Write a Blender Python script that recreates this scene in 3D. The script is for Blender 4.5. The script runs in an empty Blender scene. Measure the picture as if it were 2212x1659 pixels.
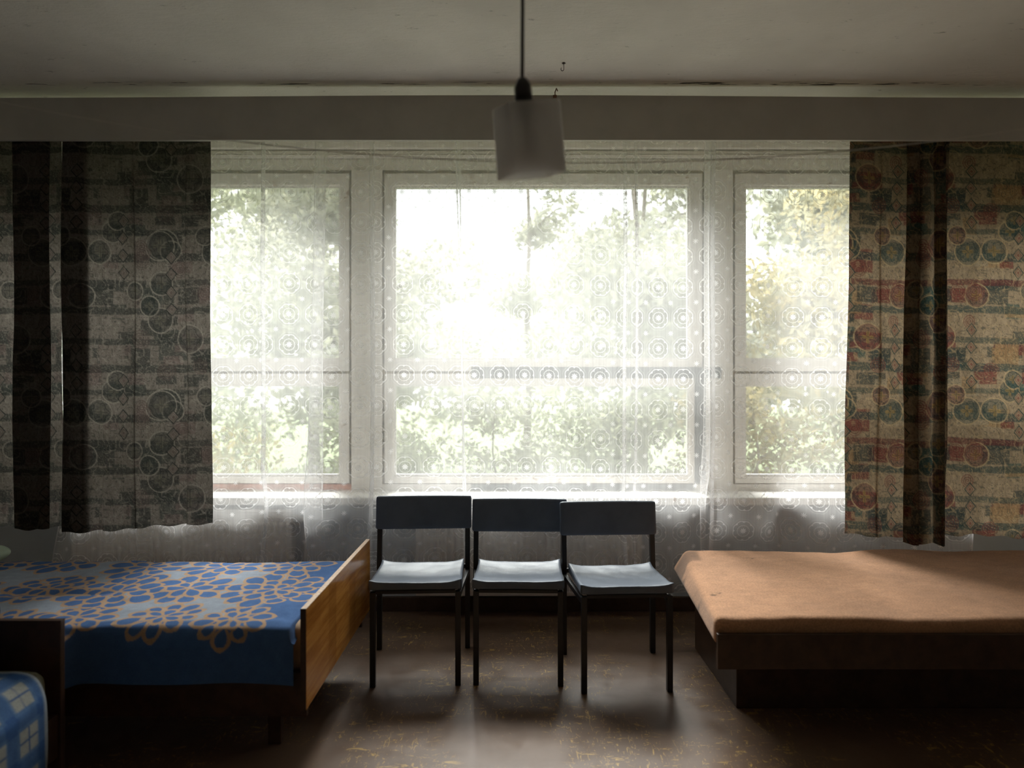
import bpy, bmesh, math, random
import numpy as np
from mathutils import Vector, Matrix

random.seed(7)
rng = np.random.default_rng(7)
SC = bpy.context.scene
COL = SC.collection
PI = math.pi

# ------------------------------------------------------------------ camera
F = 1365.0                       # focal length in pixels of the 2212 x 1659 frame
CAMZ = 1.38
cam_d = bpy.data.cameras.new('camera')
cam = bpy.data.objects.new('camera', cam_d)
COL.objects.link(cam)
cam.location = (0, 0, CAMZ)
cam.rotation_euler = (PI / 2, 0, 0)
cam_d.sensor_width = 36.0
cam_d.lens = 36.0 * F / 2212.0
cam_d.clip_start = 0.05
cam_d.clip_end = 200
cam_d.dof.use_dof = True
cam_d.dof.focus_distance = 3.35
cam_d.dof.aperture_fstop = 1.5
SC.camera = cam

# ------------------------------------------------------------------ sky, exposure
SKY = 2.4
world = bpy.data.worlds.new('overcast_sky')
SC.world = world
world.use_nodes = True
wn = world.node_tree
bg = wn.nodes['Background']
bg.inputs['Color'].default_value = (0.97, 0.98, 1.0, 1)
bg.inputs['Strength'].default_value = SKY
# the sun behind thin cloud: a broad soft source straight ahead of the windows
sun_d = bpy.data.lights.new('veiled_sun', 'SUN')
sun_d.energy = 11.0
sun_d.angle = math.radians(34)
sun_d.color = (1.0, 0.98, 0.975)
sun = bpy.data.objects.new('veiled_sun', sun_d); COL.objects.link(sun)
SUN_EL, SUN_AZ = math.radians(42), math.radians(-7)          # azimuth from straight ahead, negative to the left
sdir = Vector((math.sin(SUN_AZ) * math.cos(SUN_EL), math.cos(SUN_AZ) * math.cos(SUN_EL), math.sin(SUN_EL)))
sun.rotation_euler = sdir.to_track_quat('Z', 'Y').to_euler()
sun.location = (0, 8, 8)
vs = SC.view_settings
vs.view_transform = 'Standard'
vs.look = 'None'
vs.gamma = 1.0
vs.use_curve_mapping = False
vs.exposure = 0.6
cy = SC.cycles
cy.use_denoising = True
cy.max_bounces = 10
cy.diffuse_bounces = 5
cy.glossy_bounces = 3
cy.transmission_bounces = 6
cy.transparent_max_bounces = 24
cy.sample_clamp_indirect = 8.0
cy.caustics_reflective = False
cy.caustics_refractive = False

# pixel helpers used when planning real sizes
def PX(px, d): return (px - 1106.0) * d / F
def PZ(py, d): return CAMZ + (829.5 - py) * d / F

# ------------------------------------------------------------------ node helpers
def lin(r, g, b):
    f = lambda c: (c / 255) / 12.92 if c / 255 <= 0.04045 else (((c / 255) + 0.055) / 1.055) ** 2.4
    return (f(r), f(g), f(b), 1.0)

class E:
    """a tiny wrapper so that node maths reads like arithmetic"""
    nt = None
    def __init__(self, s): self.s = s
    @staticmethod
    def m(op, *a, clamp=False):
        n = E.nt.nodes.new('ShaderNodeMath'); n.operation = op; n.use_clamp = clamp
        for i, x in enumerate(a):
            if isinstance(x, E): E.nt.links.new(x.s, n.inputs[i])
            else: n.inputs[i].default_value = float(x)
        return E(n.outputs[0])
    def __add__(a, b): return E.m('ADD', a, b)
    def __radd__(a, b): return E.m('ADD', a, b)
    def __sub__(a, b): return E.m('SUBTRACT', a, b)
    def __rsub__(a, b): return E.m('SUBTRACT', b, a)
    def __mul__(a, b): return E.m('MULTIPLY', a, b)
    def __rmul__(a, b): return E.m('MULTIPLY', a, b)
    def __truediv__(a, b): return E.m('DIVIDE', a, b)
def sstep(x, lo, hi, o0=0.0, o1=1.0):
    n = E.nt.nodes.new('ShaderNodeMapRange'); n.interpolation_type = 'SMOOTHSTEP'
    E.nt.links.new(x.s, n.inputs[0])
    for i, v in zip((1, 2, 3, 4), (lo, hi, o0, o1)): n.inputs[i].default_value = v
    return E(n.outputs[0])
def mx(a, b): return E.m('MAXIMUM', a, b)
def noise(scale=5.0, detail=3.0, rough=0.5, vec=None, dist=0.0):
    n = E.nt.nodes.new('ShaderNodeTexNoise')
    n.inputs['Scale'].default_value = scale; n.inputs['Detail'].default_value = detail
    n.inputs['Roughness'].default_value = rough; n.inputs['Distortion'].default_value = dist
    if vec is not None: E.nt.links.new(vec, n.inputs['Vector'])
    return E(n.outputs[0])
def coords(kind='Object', scale=(1, 1, 1), rot=(0, 0, 0)):
    t = E.nt.nodes.new('ShaderNodeTexCoord'); mp = E.nt.nodes.new('ShaderNodeMapping')
    E.nt.links.new(t.outputs[kind], mp.inputs['Vector'])
    mp.inputs['Scale'].default_value = scale; mp.inputs['Rotation'].default_value = rot
    return mp.outputs[0]
def mixc(fac, a, b):
    n = E.nt.nodes.new('ShaderNodeMix'); n.data_type = 'RGBA'
    fs = [i for i in n.inputs if i.enabled]
    if isinstance(fac, E): E.nt.links.new(fac.s, n.inputs[0])
    else: n.inputs[0].default_value = fac
    for idx, v in ((6, a), (7, b)):
        if isinstance(v, (tuple, list)): n.inputs[idx].default_value = v
        else: E.nt.links.new(v, n.inputs[idx])
    return n.outputs[2]
def new_mat(name):
    m = bpy.data.materials.new(name); m.use_nodes = True
    E.nt = m.node_tree
    p = m.node_tree.nodes['Principled BSDF']
    return m, p, m.node_tree.nodes['Material Output']
def link(a, b): E.nt.links.new(a.s if isinstance(a, E) else a, b)
def bump(p, h, strength=0.2, dist=0.01):
    b = E.nt.nodes.new('ShaderNodeBump')
    b.inputs['Strength'].default_value = strength; b.inputs['Distance'].default_value = dist
    link(h, b.inputs['Height']); link(b.outputs[0], p.inputs['Normal'])
MAT = {}
def simple(name, col, rough=0.6, var=0.12, scale=12.0, bmp=0.0, bscale=80.0, metal=0.0, spec=0.5):
    m, p, o = new_mat(name)
    n = noise(scale, 4, 0.6, coords())
    c2 = tuple(min(1, c * (1 + var)) for c in col[:3]) + (1,)
    c1 = tuple(c * (1 - var) for c in col[:3]) + (1,)
    link(mixc(sstep(n, 0.3, 0.7), c1, c2), p.inputs['Base Color'])
    p.inputs['Roughness'].default_value = rough
    p.inputs['Metallic'].default_value = metal
    p.inputs['Specular IOR Level'].default_value = spec
    if bmp: bump(p, noise(bscale, 4, 0.6, coords()), bmp, 0.004)
    MAT[name] = m
    return m

# ------------------------------------------------------------------ materials
# ceiling: old whitewash, pitted and cracked
m, p, o = new_mat('ceiling_plaster')
v = coords()
big = noise(1.1, 4, 0.6, v); fine = noise(70, 4, 0.7, coords(scale=(0.5, 1, 1))); pit = noise(30, 5, 0.75, coords(scale=(0.35, 1, 1)))
c = mixc(sstep(big, 0.35, 0.7), (0.68, 0.65, 0.59, 1), (0.80, 0.765, 0.70, 1))
c = mixc(sstep(pit, 0.63, 0.72), c, (0.36, 0.35, 0.31, 1))
sxc = E.nt.nodes.new('ShaderNodeSeparateXYZ'); tcc = E.nt.nodes.new('ShaderNodeTexCoord')
link(tcc.outputs['Object'], sxc.inputs[0]); yc = E(sxc.outputs[1])
crack = sstep(yc, 3.275, 3.295) * sstep(yc, 3.318, 3.326, 1.0, 0.0) * sstep(noise(9, 4, 0.7, coords(scale=(0.35, 5, 1))), 0.57, 0.62)
c = mixc(crack, c, (0.05, 0.045, 0.04, 1))
link(c, p.inputs['Base Color']); p.inputs['Roughness'].default_value = 0.95
bump(p, fine + pit * 1.5, 0.35, 0.006)
MAT['ceiling'] = m
# walls
simple('wall_paint', (0.58, 0.62, 0.65), 0.9, 0.06, 3.0, 0.15, 60)
simple('wall_pale', (0.80, 0.80, 0.80), 0.9, 0.06, 3.0)  # unseen walls, made near white to bounce fill light
simple('exterior_plaster', (0.5, 0.48, 0.44), 0.95, 0.1, 3.0)
# white window paint, worn to wood in places
def white_paint(name, thr, base=(0.87, 0.815, 0.75, 1), wood=(0.30, 0.17, 0.10, 1)):
    m, p, o = new_mat(name)
    v = coords(scale=(1, 1, 1))
    n = noise(9, 6, 0.75, coords(scale=(1, 1, 2.2))); n2 = noise(3.0, 3, 0.5, v)
    c = mixc(sstep(n2, 0.3, 0.7), base, tuple(b * 0.86 for b in base[:3]) + (1,))
    c = mixc(sstep(n, thr, thr + 0.03), c, wood)
    sp = noise(160, 2, 0.5, v)
    c = mixc(sstep(sp, 0.74, 0.78), c, (0.16, 0.13, 0.1, 1))
    link(c, p.inputs['Base Color']); p.inputs['Roughness'].default_value = 0.45
    bump(p, n, 0.2, 0.003)
    MAT[name] = m
white_paint('white_paint', 0.685)
white_paint('worn_paint', 0.62)
white_paint('sill_paint', 0.65, (0.86, 0.83, 0.79, 1))
simple('bare_wood', (0.52, 0.17, 0.08), 0.6, 0.3, 14)
# dirty rebate between sash and frame
m, p, o = new_mat('grimy_gap')
n = noise(38, 5, 0.8, coords())
c = mixc(sstep(n, 0.45, 0.6), (0.03, 0.026, 0.02, 1), (0.42, 0.33, 0.19, 1))
link(c, p.inputs['Base Color']); p.inputs['Roughness'].default_value = 0.9
MAT['grime'] = m
# window glass, thin and a little dusty
m, p, o = new_mat('window_glass')
E.nt.nodes.remove(p)
tr = E.nt.nodes.new('ShaderNodeBsdfTransparent'); gl = E.nt.nodes.new('ShaderNodeBsdfGlossy')
df = E.nt.nodes.new('ShaderNodeBsdfTranslucent')
tr.inputs['Color'].default_value = (0.96, 0.98, 0.96, 1)
gl.inputs['Roughness'].default_value = 0.02
df.inputs['Color'].default_value = (0.8, 0.8, 0.78, 1)
m1 = E.nt.nodes.new('ShaderNodeMixShader'); m2 = E.nt.nodes.new('ShaderNodeMixShader')
m1.inputs[0].default_value = 0.05
dust = sstep(noise(2.5, 5, 0.7, coords()), 0.35, 0.75, 0.008, 0.035)
link(tr.outputs[0], m1.inputs[1]); link(gl.outputs[0], m1.inputs[2])
link(dust, m2.inputs[0]); link(m1.outputs[0], m2.inputs[1]); link(df.outputs[0], m2.inputs[2])
link(m2.outputs[0], o.inputs['Surface'])
MAT['glass'] = m
# pelmet board
simple('pelmet_paint', (0.46, 0.44, 0.39), 0.7, 0.05, 5)
simple('baseboard_paint', (0.09, 0.055, 0.035), 0.5, 0.2, 20)
# floor: brown painted fibreboard scratched down to yellow
m, p, o = new_mat('floor_paint')
v = coords()
n0 = noise(1.6, 5, 0.65, v)
c = mixc(sstep(n0, 0.3, 0.7), (0.135, 0.082, 0.052, 1), (0.185, 0.116, 0.076, 1))
msk = noise(2.3, 3, 0.5, v)
s1 = noise(34, 5, 0.8, coords(scale=(0.33, 1, 1)), 0.6)
s2 = noise(55, 4, 0.8, coords(scale=(1, 0.3, 1), rot=(0, 0, 0.5)), 1.2)
scr = mx(sstep(s1, 0.60, 0.62), sstep(s2, 0.60, 0.62)) * sstep(msk, 0.42, 0.55)
scr2 = sstep(noise(120, 3, 0.7, coords(scale=(0.4, 1, 1))), 0.66, 0.72) * sstep(noise(5, 3, 0.6, v), 0.48, 0.6)
c = mixc(mx(scr, scr2 * 0.7), c, (0.52, 0.33, 0.10, 1))
link(c, p.inputs['Base Color'])
link(sstep(noise(6, 4, 0.7, v), 0.3, 0.7, 0.30, 0.48), p.inputs['Roughness'])
bump(p, noise(9, 4, 0.6, v), 0.06, 0.004)
MAT['floor'] = m
# chairs
simple('chair_enamel', (0.012, 0.012, 0.014), 0.35, 0.2, 30)
m, p, o = new_mat('blue_leatherette')
n = noise(6, 5, 0.6, coords())
c = mixc(sstep(n, 0.3, 0.7), (0.092, 0.116, 0.160, 1), (0.124, 0.152, 0.200, 1))
c = mixc(sstep(noise(14, 6, 0.8, coords()), 0.70, 0.73), c, (0.03, 0.03, 0.035, 1))
link(c, p.inputs['Base Color']); p.inputs['Roughness'].default_value = 0.44
bump(p, noise(260, 3, 0.6, coords()) + noise(9, 3, 0.5, coords()) * 3.0, 0.18, 0.004)
MAT['leatherette'] = m
# lacquered veneer of the bed panels: pieces of veneer with slanting grain
m, p, o = new_mat('lacquered_veneer')
sx = E.nt.nodes.new('ShaderNodeSeparateXYZ'); t = E.nt.nodes.new('ShaderNodeTexCoord')
link(t.outputs['Object'], sx.inputs[0])
yy = E(sx.outputs[1]); zz = E(sx.outputs[2])
strip = E.m('FLOOR', yy / 0.105)
rnd = E.m('FRACT', E.m('SINE', strip * 12.9898) * 43758.5)
gv = coords(scale=(1, 1.1, 13), rot=(math.radians(20), 0, 0))
g1 = noise(2.6, 5, 0.6, gv, 0.3); g2 = noise(12, 3, 0.6, gv)
c = mixc(sstep(g1, 0.3, 0.7), (0.36, 0.14, 0.028, 1), (0.62, 0.28, 0.062, 1))
c = mixc(sstep(g2, 0.45, 0.8, 0, 0.35), c, (0.13, 0.042, 0.008, 1))
c = mixc(rnd * 0.4, c, (0.22, 0.08, 0.018, 1))
link(c, p.inputs['Base Color']); p.inputs['Roughness'].default_value = 0.16
MAT['veneer'] = m
simple('raw_board_edge', (0.46, 0.31, 0.20), 0.6, 0.2, 60)
simple('dark_wood', (0.050, 0.026, 0.015), 0.4, 0.3, 16)
simple('ticking', (0.36, 0.25, 0.16), 0.9, 0.12, 20)
simple('olive_blanket', (0.10, 0.088, 0.05), 0.95, 0.35, 90, 0.4, 300)
simple('green_linen', (0.33, 0.40, 0.29), 0.9, 0.08, 8, 0.1, 120)
simple('navy_cloth', (0.035, 0.045, 0.070), 0.9, 0.15, 10, 0.1, 120)
simple('radiator_paint', (0.74, 0.69, 0.63), 0.45, 0.08, 8)
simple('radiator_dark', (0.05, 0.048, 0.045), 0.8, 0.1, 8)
simple('iron', (0.12, 0.10, 0.09), 0.6, 0.3, 30)
simple('brass', (0.35, 0.26, 0.16), 0.4, 0.2, 30, metal=0.6)
simple('rust', (0.18, 0.09, 0.05), 0.8, 0.3, 60)
simple('grey_tape', (0.15, 0.16, 0.17), 0.5, 0.06, 20)
simple('string', (0.55, 0.52, 0.46), 0.8, 0.05, 20)
simple('black_plastic', (0.02, 0.019, 0.018), 0.5, 0.1, 20)
simple('flex', (0.05, 0.047, 0.043), 0.6, 0.1, 20)
simple('plaster_chip', (0.05, 0.045, 0.04), 0.9, 0.2, 30)
simple('bulb_glass', (0.5, 0.5, 0.48), 0.2, 0.02, 5)
# attribute coloured cloth (print worked out below, vertex by vertex)
def cloth(name, translucent=0.0, rough=0.95, weave=400, sheen=0.0, wb=0.25):
    m, p, o = new_mat(name)
    a = E.nt.nodes.new('ShaderNodeAttribute'); a.attribute_name = 'print'
    w = noise(weave, 2, 0.5, coords(scale=(1, 1, 1)))
    c = mixc(sstep(w, 0.35, 0.65, 0.0, 0.22), a.outputs['Color'], (0, 0, 0, 1))
    link(c, p.inputs['Base Color']); p.inputs['Roughness'].default_value = rough
    p.inputs['Specular IOR Level'].default_value = 0.15
    if sheen: p.inputs['Sheen Weight'].default_value = sheen
    bump(p, w, wb, 0.002)
    if translucent:
        t = E.nt.nodes.new('ShaderNodeBsdfTranslucent'); link(c, t.inputs['Color'])
        mm = E.nt.nodes.new('ShaderNodeMixShader'); mm.inputs[0].default_value = translucent
        link(p.outputs[0], mm.inputs[1]); link(t.outputs[0], mm.inputs[2]); link(mm.outputs[0], o.inputs['Surface'])
    MAT[name] = m
cloth('drape_cloth', 0.33, weave=260)
cloth('bedspread_cloth', 0.0, weave=500)
cloth('felt_cloth', 0.0, weave=150, sheen=0.15, wb=0.5)
cloth('plaid_cloth', 0.0, weave=350)
# net curtain: sheer mesh with woven flowers
m, p, o = new_mat('lace_net')
E.nt.nodes.remove(p)
uvn = E.nt.nodes.new('ShaderNodeUVMap'); uvn.uv_map = 'lace'
sx = E.nt.nodes.new('ShaderNodeSeparateXYZ'); link(uvn.outputs[0], sx.inputs[0])
u = E(sx.outputs[0]); w = E(sx.outputs[1])
CU, CV, R = 0.150, 0.174, 0.067
def cellxy(u, w):
    a = (E.m('FRACT', u / CU) - 0.5) * CU
    b = (E.m('FRACT', w / CV) - 0.5) * CV
    r = E.m('SQRT', a * a + b * b)
    th = E.m('ARCTAN2', b, a)
    return r, th
r, th = cellxy(u, w)
lob = E.m('ABSOLUTE', E.m('SINE', th * 4.0))
c16 = E.m('COSINE', th * 16.0); c8 = E.m('COSINE', th * 8.0)
def ringline(r, centre, halfw, soft=0.0012):
    d = E.m('ABSOLUTE', r - centre) - halfw
    return sstep(d, -soft, soft, 1.0, 0.0)
ring1 = ringline(r, R * 0.48 + c16 * (R * 0.02), 0.0022)
ring2 = ringline(r, (lob * 0.09 + 0.78) * R, E.m('POWER', E.m('MAXIMUM', c8, 0.0), 3.0) * 0.0034 + 0.0021)
ring3 = ringline(r, (lob * 0.07 + 1.0) * R, 0.0020)
heart = sstep(r - (E.m('ABSOLUTE', E.m('COSINE', th * 4.0)) * 0.14 + 0.12) * R, -0.0012, 0.0012, 1.0, 0.0)
r2, th2 = cellxy(u + CU / 2, w + CV / 2)
k = E.m('POWER', E.m('ABSOLUTE', E.m('COSINE', th2 * 4.0)), 2.0)
star = sstep(r2 - (k * 0.75 + 0.25) * 0.0155, -0.001, 0.001, 1.0, 0.0)
inside = sstep(r - R * 0.78, -0.002, 0.002, 1.0, 0.0)
dens = 0.37 - inside * 0.05
dens = mx(mx(mx(dens, ring1 * 0.66), mx(ring2 * 0.76, ring3 * 0.47)), mx(heart * 0.82, star * 0.84))
thread = sstep(noise(90, 2, 0.5, coords('UV', scale=(1, 0.02, 1))), 0.3, 0.7, -0.03, 0.03)
ha = E.nt.nodes.new('ShaderNodeAttribute'); ha.attribute_name = 'selvedge'
dens = E.m('ADD', mx(dens, E(ha.outputs['Fac']) * 0.8), thread, clamp=True)
tr = E.nt.nodes.new('ShaderNodeBsdfTransparent')
tl = E.nt.nodes.new('ShaderNodeBsdfTranslucent'); tl.inputs['Color'].default_value = (0.91, 0.90, 0.91, 1)
df = E.nt.nodes.new('ShaderNodeBsdfDiffuse'); df.inputs['Color'].default_value = (0.91, 0.90, 0.91, 1)
ma = E.nt.nodes.new('ShaderNodeMixShader'); ma.inputs[0].default_value = 0.54
link(tl.outputs[0], ma.inputs[1]); link(df.outputs[0], ma.inputs[2])
mb = E.nt.nodes.new('ShaderNodeMixShader')
link(dens, mb.inputs[0]); link(tr.outputs[0], mb.inputs[1]); link(ma.outputs[0], mb.inputs[2])
link(mb.outputs[0], o.inputs['Surface'])
MAT['lace'] = m
# lamp shade of cloudy plastic
m, p, o = new_mat('cloudy_plastic')
n = noise(10, 3, 0.5, coords())
cc = mixc(n, (0.78, 0.76, 0.74, 1), (0.84, 0.82, 0.80, 1))
link(cc, p.inputs['Base Color']); p.inputs['Roughness'].default_value = 0.5
t = E.nt.nodes.new('ShaderNodeBsdfTranslucent'); link(cc, t.inputs['Color'])
mm = E.nt.nodes.new('ShaderNodeMixShader'); mm.inputs[0].default_value = 0.65
link(p.outputs[0], mm.inputs[1]); link(t.outputs[0], mm.inputs[2]); link(mm.outputs[0], o.inputs['Surface'])
MAT['shade'] = m
# garden; leaf and bark colours lightened to paint in outdoor haze
def leafmat(name, a, b):
    m, p, o = new_mat(name)
    oi = E.nt.nodes.new('ShaderNodeAttribute'); oi.attribute_name = 'tint'
    c = mixc(E(oi.outputs['Fac']), a, b)
    d = E.nt.nodes.new('ShaderNodeBsdfDiffuse'); t = E.nt.nodes.new('ShaderNodeBsdfTranslucent')
    link(c, d.inputs['Color']); link(c, t.inputs['Color'])
    mm = E.nt.nodes.new('ShaderNodeMixShader'); mm.inputs[0].default_value = 0.6
    link(d.outputs[0], mm.inputs[1]); link(t.outputs[0], mm.inputs[2]); link(mm.outputs[0], o.inputs['Surface'])
    E.nt.nodes.remove(p)
    MAT[name] = m
leafmat('leaf_green', (0.33, 0.35, 0.26, 1), (0.50, 0.51, 0.34, 1))
leafmat('leaf_pale', (0.38, 0.39, 0.33, 1), (0.56, 0.55, 0.41, 1))
leafmat('leaf_yellow', (0.42, 0.41, 0.29, 1), (0.72, 0.60, 0.33, 1))
simple('bark', (0.24, 0.21, 0.18), 0.9, 0.3, 12, 0.4, 40)
simple('lawn', (0.16, 0.20, 0.09), 0.95, 0.35, 6, 0.4, 60)

# ------------------------------------------------------------------ mesh helpers
def tag(o, label=None, cat=None, group=None, kind=None):
    if label: o['label'] = label
    if cat: o['category'] = cat
    if group: o['group'] = group
    if kind: o['kind'] = kind
    return o
def empty(name, loc=(0, 0, 0), rz=0.0):
    o = bpy.data.objects.new(name, None); COL.objects.link(o)
    o.location = loc; o.rotation_euler = (0, 0, rz); o.empty_display_size = 0.1
    return o
class MB:
    def __init__(self): self.v = []; self.f = []
    def box(self, x0, x1, y0, y1, z0, z1):
        i = len(self.v)
        self.v += [(x0, y0, z0), (x1, y0, z0), (x1, y1, z0), (x0, y1, z0), (x0, y0, z1), (x1, y0, z1), (x1, y1, z1), (x0, y1, z1)]
        self.f += [tuple(i + k for k in q) for q in ((3, 2, 1, 0), (4, 5, 6, 7), (0, 1, 5, 4), (1, 2, 6, 5), (2, 3, 7, 6), (3, 0, 4, 7))]
        return self
    def tube(self, pts, r, n=8, cap=True):
        pts = [Vector(p) for p in pts]; i0 = len(self.v)
        rs = r if isinstance(r, (list, tuple)) else [r] * len(pts)
        up = None
        for k, p in enumerate(pts):
            a = pts[max(k - 1, 0)]; b = pts[min(k + 1, len(pts) - 1)]
            d = (b - a).normalized()
            ref = Vector((0, 0, 1)) if abs(d.z) < 0.9 else Vector((1, 0, 0))
            x = d.cross(ref).normalized(); y = d.cross(x).normalized()
            if up is not None and x.dot(up) < 0: x = -x; y = -y
            up = x
            for j in range(n):
                t = 2 * PI * j / n
                self.v.append(tuple(p + (x * math.cos(t) + y * math.sin(t)) * rs[k]))
        for k in range(len(pts) - 1):
            for j in range(n):
                a = i0 + k * n + j; b = i0 + k * n + (j + 1) % n
                self.f.append((a, b, b + n, a + n))
        if cap:
            self.f.append(tuple(i0 + j for j in range(n))[::-1])
            e = i0 + (len(pts) - 1) * n
            self.f.append(tuple(e + j for j in range(n)))
        return self
    def lathe(self, prof, c=(0, 0, 0), n=20):
        i0 = len(self.v)
        for (r, z) in prof:
            for j in range(n):
                t = 2 * PI * j / n
                self.v.append((c[0] + r * math.cos(t), c[1] + r * math.sin(t), c[2] + z))
        for k in range(len(prof) - 1):
            for j in range(n):
                a = i0 + k * n + j; b = i0 + k * n + (j + 1) % n
                self.f.append((a, b, b + n, a + n))
        self.f.append(tuple(i0 + j for j in range(n))[::-1])
        e = i0 + (len(prof) - 1) * n
        self.f.append(tuple(e + j for j in range(n)))
        return self
    def xform(self, M):
        self.v = [tuple(M @ Vector(p)) for p in self.v]; return self
    def mesh(self, name, mat, bevel=0.0, smooth=False):
        me = bpy.data.meshes.new(name)
        me.from_pydata(self.v, [], self.f)
        bm = bmesh.new(); bm.from_mesh(me)
        if bevel:
            bmesh.ops.bevel(bm, geom=list(bm.edges), offset=bevel, segments=2, affect='EDGES', profile=0.5, clamp_overlap=True)
        bmesh.ops.recalc_face_normals(bm, faces=list(bm.faces))
        bm.to_mesh(me); bm.free()
        if mat: me.materials.append(MAT[mat])
        if smooth:
            me.polygons.foreach_set('use_smooth', [True] * len(me.polygons))
        return me
    def build(self, name, mat, parent=None, bevel=0.0, smooth=False):
        o = bpy.data.objects.new(name, self.mesh(name, mat, bevel, smooth)); COL.objects.link(o)
        if parent: o.parent = parent
        return o
def link_mesh(name, me, parent=None, loc=(0, 0, 0), rot=(0, 0, 0)):
    o = bpy.data.objects.new(name, me); COL.objects.link(o)
    o.parent = parent; o.location = loc; o.rotation_euler = rot
    return o
def np_mesh(name, V, Q, mat, parent=None, smooth=True, col=None, uv=None, fattr=None):
    """vertices (N,3), quads (M,4)"""
    V = np.asarray(V, dtype=np.float32); Q = np.asarray(Q, dtype=np.int32)
    me = bpy.data.meshes.new(name)
    me.vertices.add(len(V)); me.vertices.foreach_set('co', V.ravel())
    me.loops.add(Q.size); me.loops.foreach_set('vertex_index', Q.ravel())
    me.polygons.add(len(Q))
    me.polygons.foreach_set('loop_start', np.arange(0, Q.size, Q.shape[1], dtype=np.int32))
    me.update(calc_edges=True); me.validate()
    me.polygons.foreach_set('use_smooth', np.full(len(me.polygons), smooth))
    if col is not None:
        a = me.color_attributes.new('print', 'FLOAT_COLOR', 'POINT')
        c = np.ones((len(V), 4), np.float32); c[:, :3] = col.reshape(-1, 3)
        a.data.foreach_set('color', c.ravel())
    if uv is not None:
        l = me.uv_layers.new(name='lace')
        l.data.foreach_set('uv', uv.reshape(-1, 2)[Q.ravel()].astype(np.float32).ravel())
    for nm, arr in (fattr or {}).items():
        a = me.attributes.new(nm, 'FLOAT', 'POINT')
        a.data.foreach_set('value', np.asarray(arr, np.float32).ravel())
    me.materials.append(MAT[mat]); me.update()
    o = bpy.data.objects.new(name, me); COL.objects.link(o)
    if parent: o.parent = parent
    return o
def grid_quads(m, n):
    i = np.arange(m * n).reshape(m, n)
    return np.stack([i[:-1, :-1], i[:-1, 1:], i[1:, 1:], i[1:, :-1]], -1).reshape(-1, 4)
def vnoise(x, y, scale, seed=0):
    g = np.random.default_rng(seed).random((256, 256))
    x = np.asarray(x) * scale; y = np.asarray(y) * scale
    xi = np.floor(x).astype(int); yi = np.floor(y).astype(int)
    fx = x - xi; fy = y - yi
    fx = fx * fx * (3 - 2 * fx); fy = fy * fy * (3 - 2 * fy)
    a = g[xi % 256, yi % 256]; b = g[(xi + 1) % 256, yi % 256]
    c = g[xi % 256, (yi + 1) % 256]; d = g[(xi + 1) % 256, (yi + 1) % 256]
    return a * (1 - fx) * (1 - fy) + b * fx * (1 - fy) + c * (1 - fx) * fy + d * fx * fy
def fbm(x, y, scale, seed=0, oct=4):
    s = 0; a = 0.5
    for k in range(oct):
        s = s + a * vnoise(x, y, scale * 2 ** k, seed + k); a *= 0.5
    return s / (1 - 0.5 ** oct)
def ss(x, lo, hi):
    t = np.clip((x - lo) / (hi - lo), 0, 1); return t * t * (3 - 2 * t)
def rounded_box(hx, hy, hz, r, nx, ny, nz):
    """vertices and quads of a box with rounded edges and an evenly divided surface"""
    Vs = []; Qs = []; base = 0
    def patch(A, B, fn):
        nonlocal base
        a = np.linspace(-1, 1, A + 1); b = np.linspace(-1, 1, B + 1)
        U, W = np.meshgrid(a, b, indexing='ij')
        P = fn(U, W).reshape(-1, 3)
        Vs.append(P); Qs.append(grid_quads(A + 1, B + 1) + base); base += len(P)
    o = np.ones
    patch(nx, ny, lambda U, W: np.stack([U * hx, W * hy, np.full_like(U, hz)], -1))
    patch(ny, nx, lambda U, W: np.stack([W * hx, U * hy, np.full_like(U, -hz)], -1))
    patch(nx, nz, lambda U, W: np.stack([-U * hx, np.full_like(U, hy), W * hz], -1))
    patch(nx, nz, lambda U, W: np.stack([U * hx, np.full_like(U, -hy), W * hz], -1))
    patch(ny, nz, lambda U, W: np.stack([np.full_like(U, hx), U * hy, W * hz], -1))
    patch(ny, nz, lambda U, W: np.stack([np.full_like(U, -hx), -U * hy, W * hz], -1))
    V = np.concatenate(Vs); Q = np.concatenate(Qs)
    key = np.round(V * 1e5).astype(np.int64)
    _, idx, inv = np.unique(key, axis=0, return_index=True, return_inverse=True)
    V = V[idx]; Q = inv.reshape(-1)[Q]
    h = np.array([hx, hy, hz]); rr = np.minimum(r, h * 0.999)
    inner = np.clip(V, -(h - rr), h - rr)
    d = V - inner
    L = np.linalg.norm(d / rr, axis=1, keepdims=True); L[L < 1e-9] = 1
    V = inner + np.where(np.linalg.norm(d, axis=1, keepdims=True) > 1e-9, d / L, 0)
    return V, Q
def cr_path(P, step):
    """Catmull-Rom through 2-D points, resampled by arc length -> points, arc length"""
    P = np.array(P, float)
    P = np.vstack([2 * P[0] - P[1], P, 2 * P[-1] - P[-2]])
    out = []
    for i in range(1, len(P) - 2):
        t = np.linspace(0, 1, 24, endpoint=False)[:, None]
        a, b, c, d = P[i - 1], P[i], P[i + 1], P[i + 2]
        out.append(0.5 * (2 * b + (c - a) * t + (2 * a - 5 * b + 4 * c - d) * t ** 2 + (3 * b - a - 3 * c + d) * t ** 3))
    out = np.vstack(out + [P[-2:-1]])
    s = np.concatenate([[0], np.cumsum(np.linalg.norm(np.diff(out, axis=0), axis=1))])
    n = max(int(s[-1] / step), 4)
    q = np.linspace(0, s[-1], n + 1)
    return np.stack([np.interp(q, s, out[:, 0]), np.interp(q, s, out[:, 1])], 1), q

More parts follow.
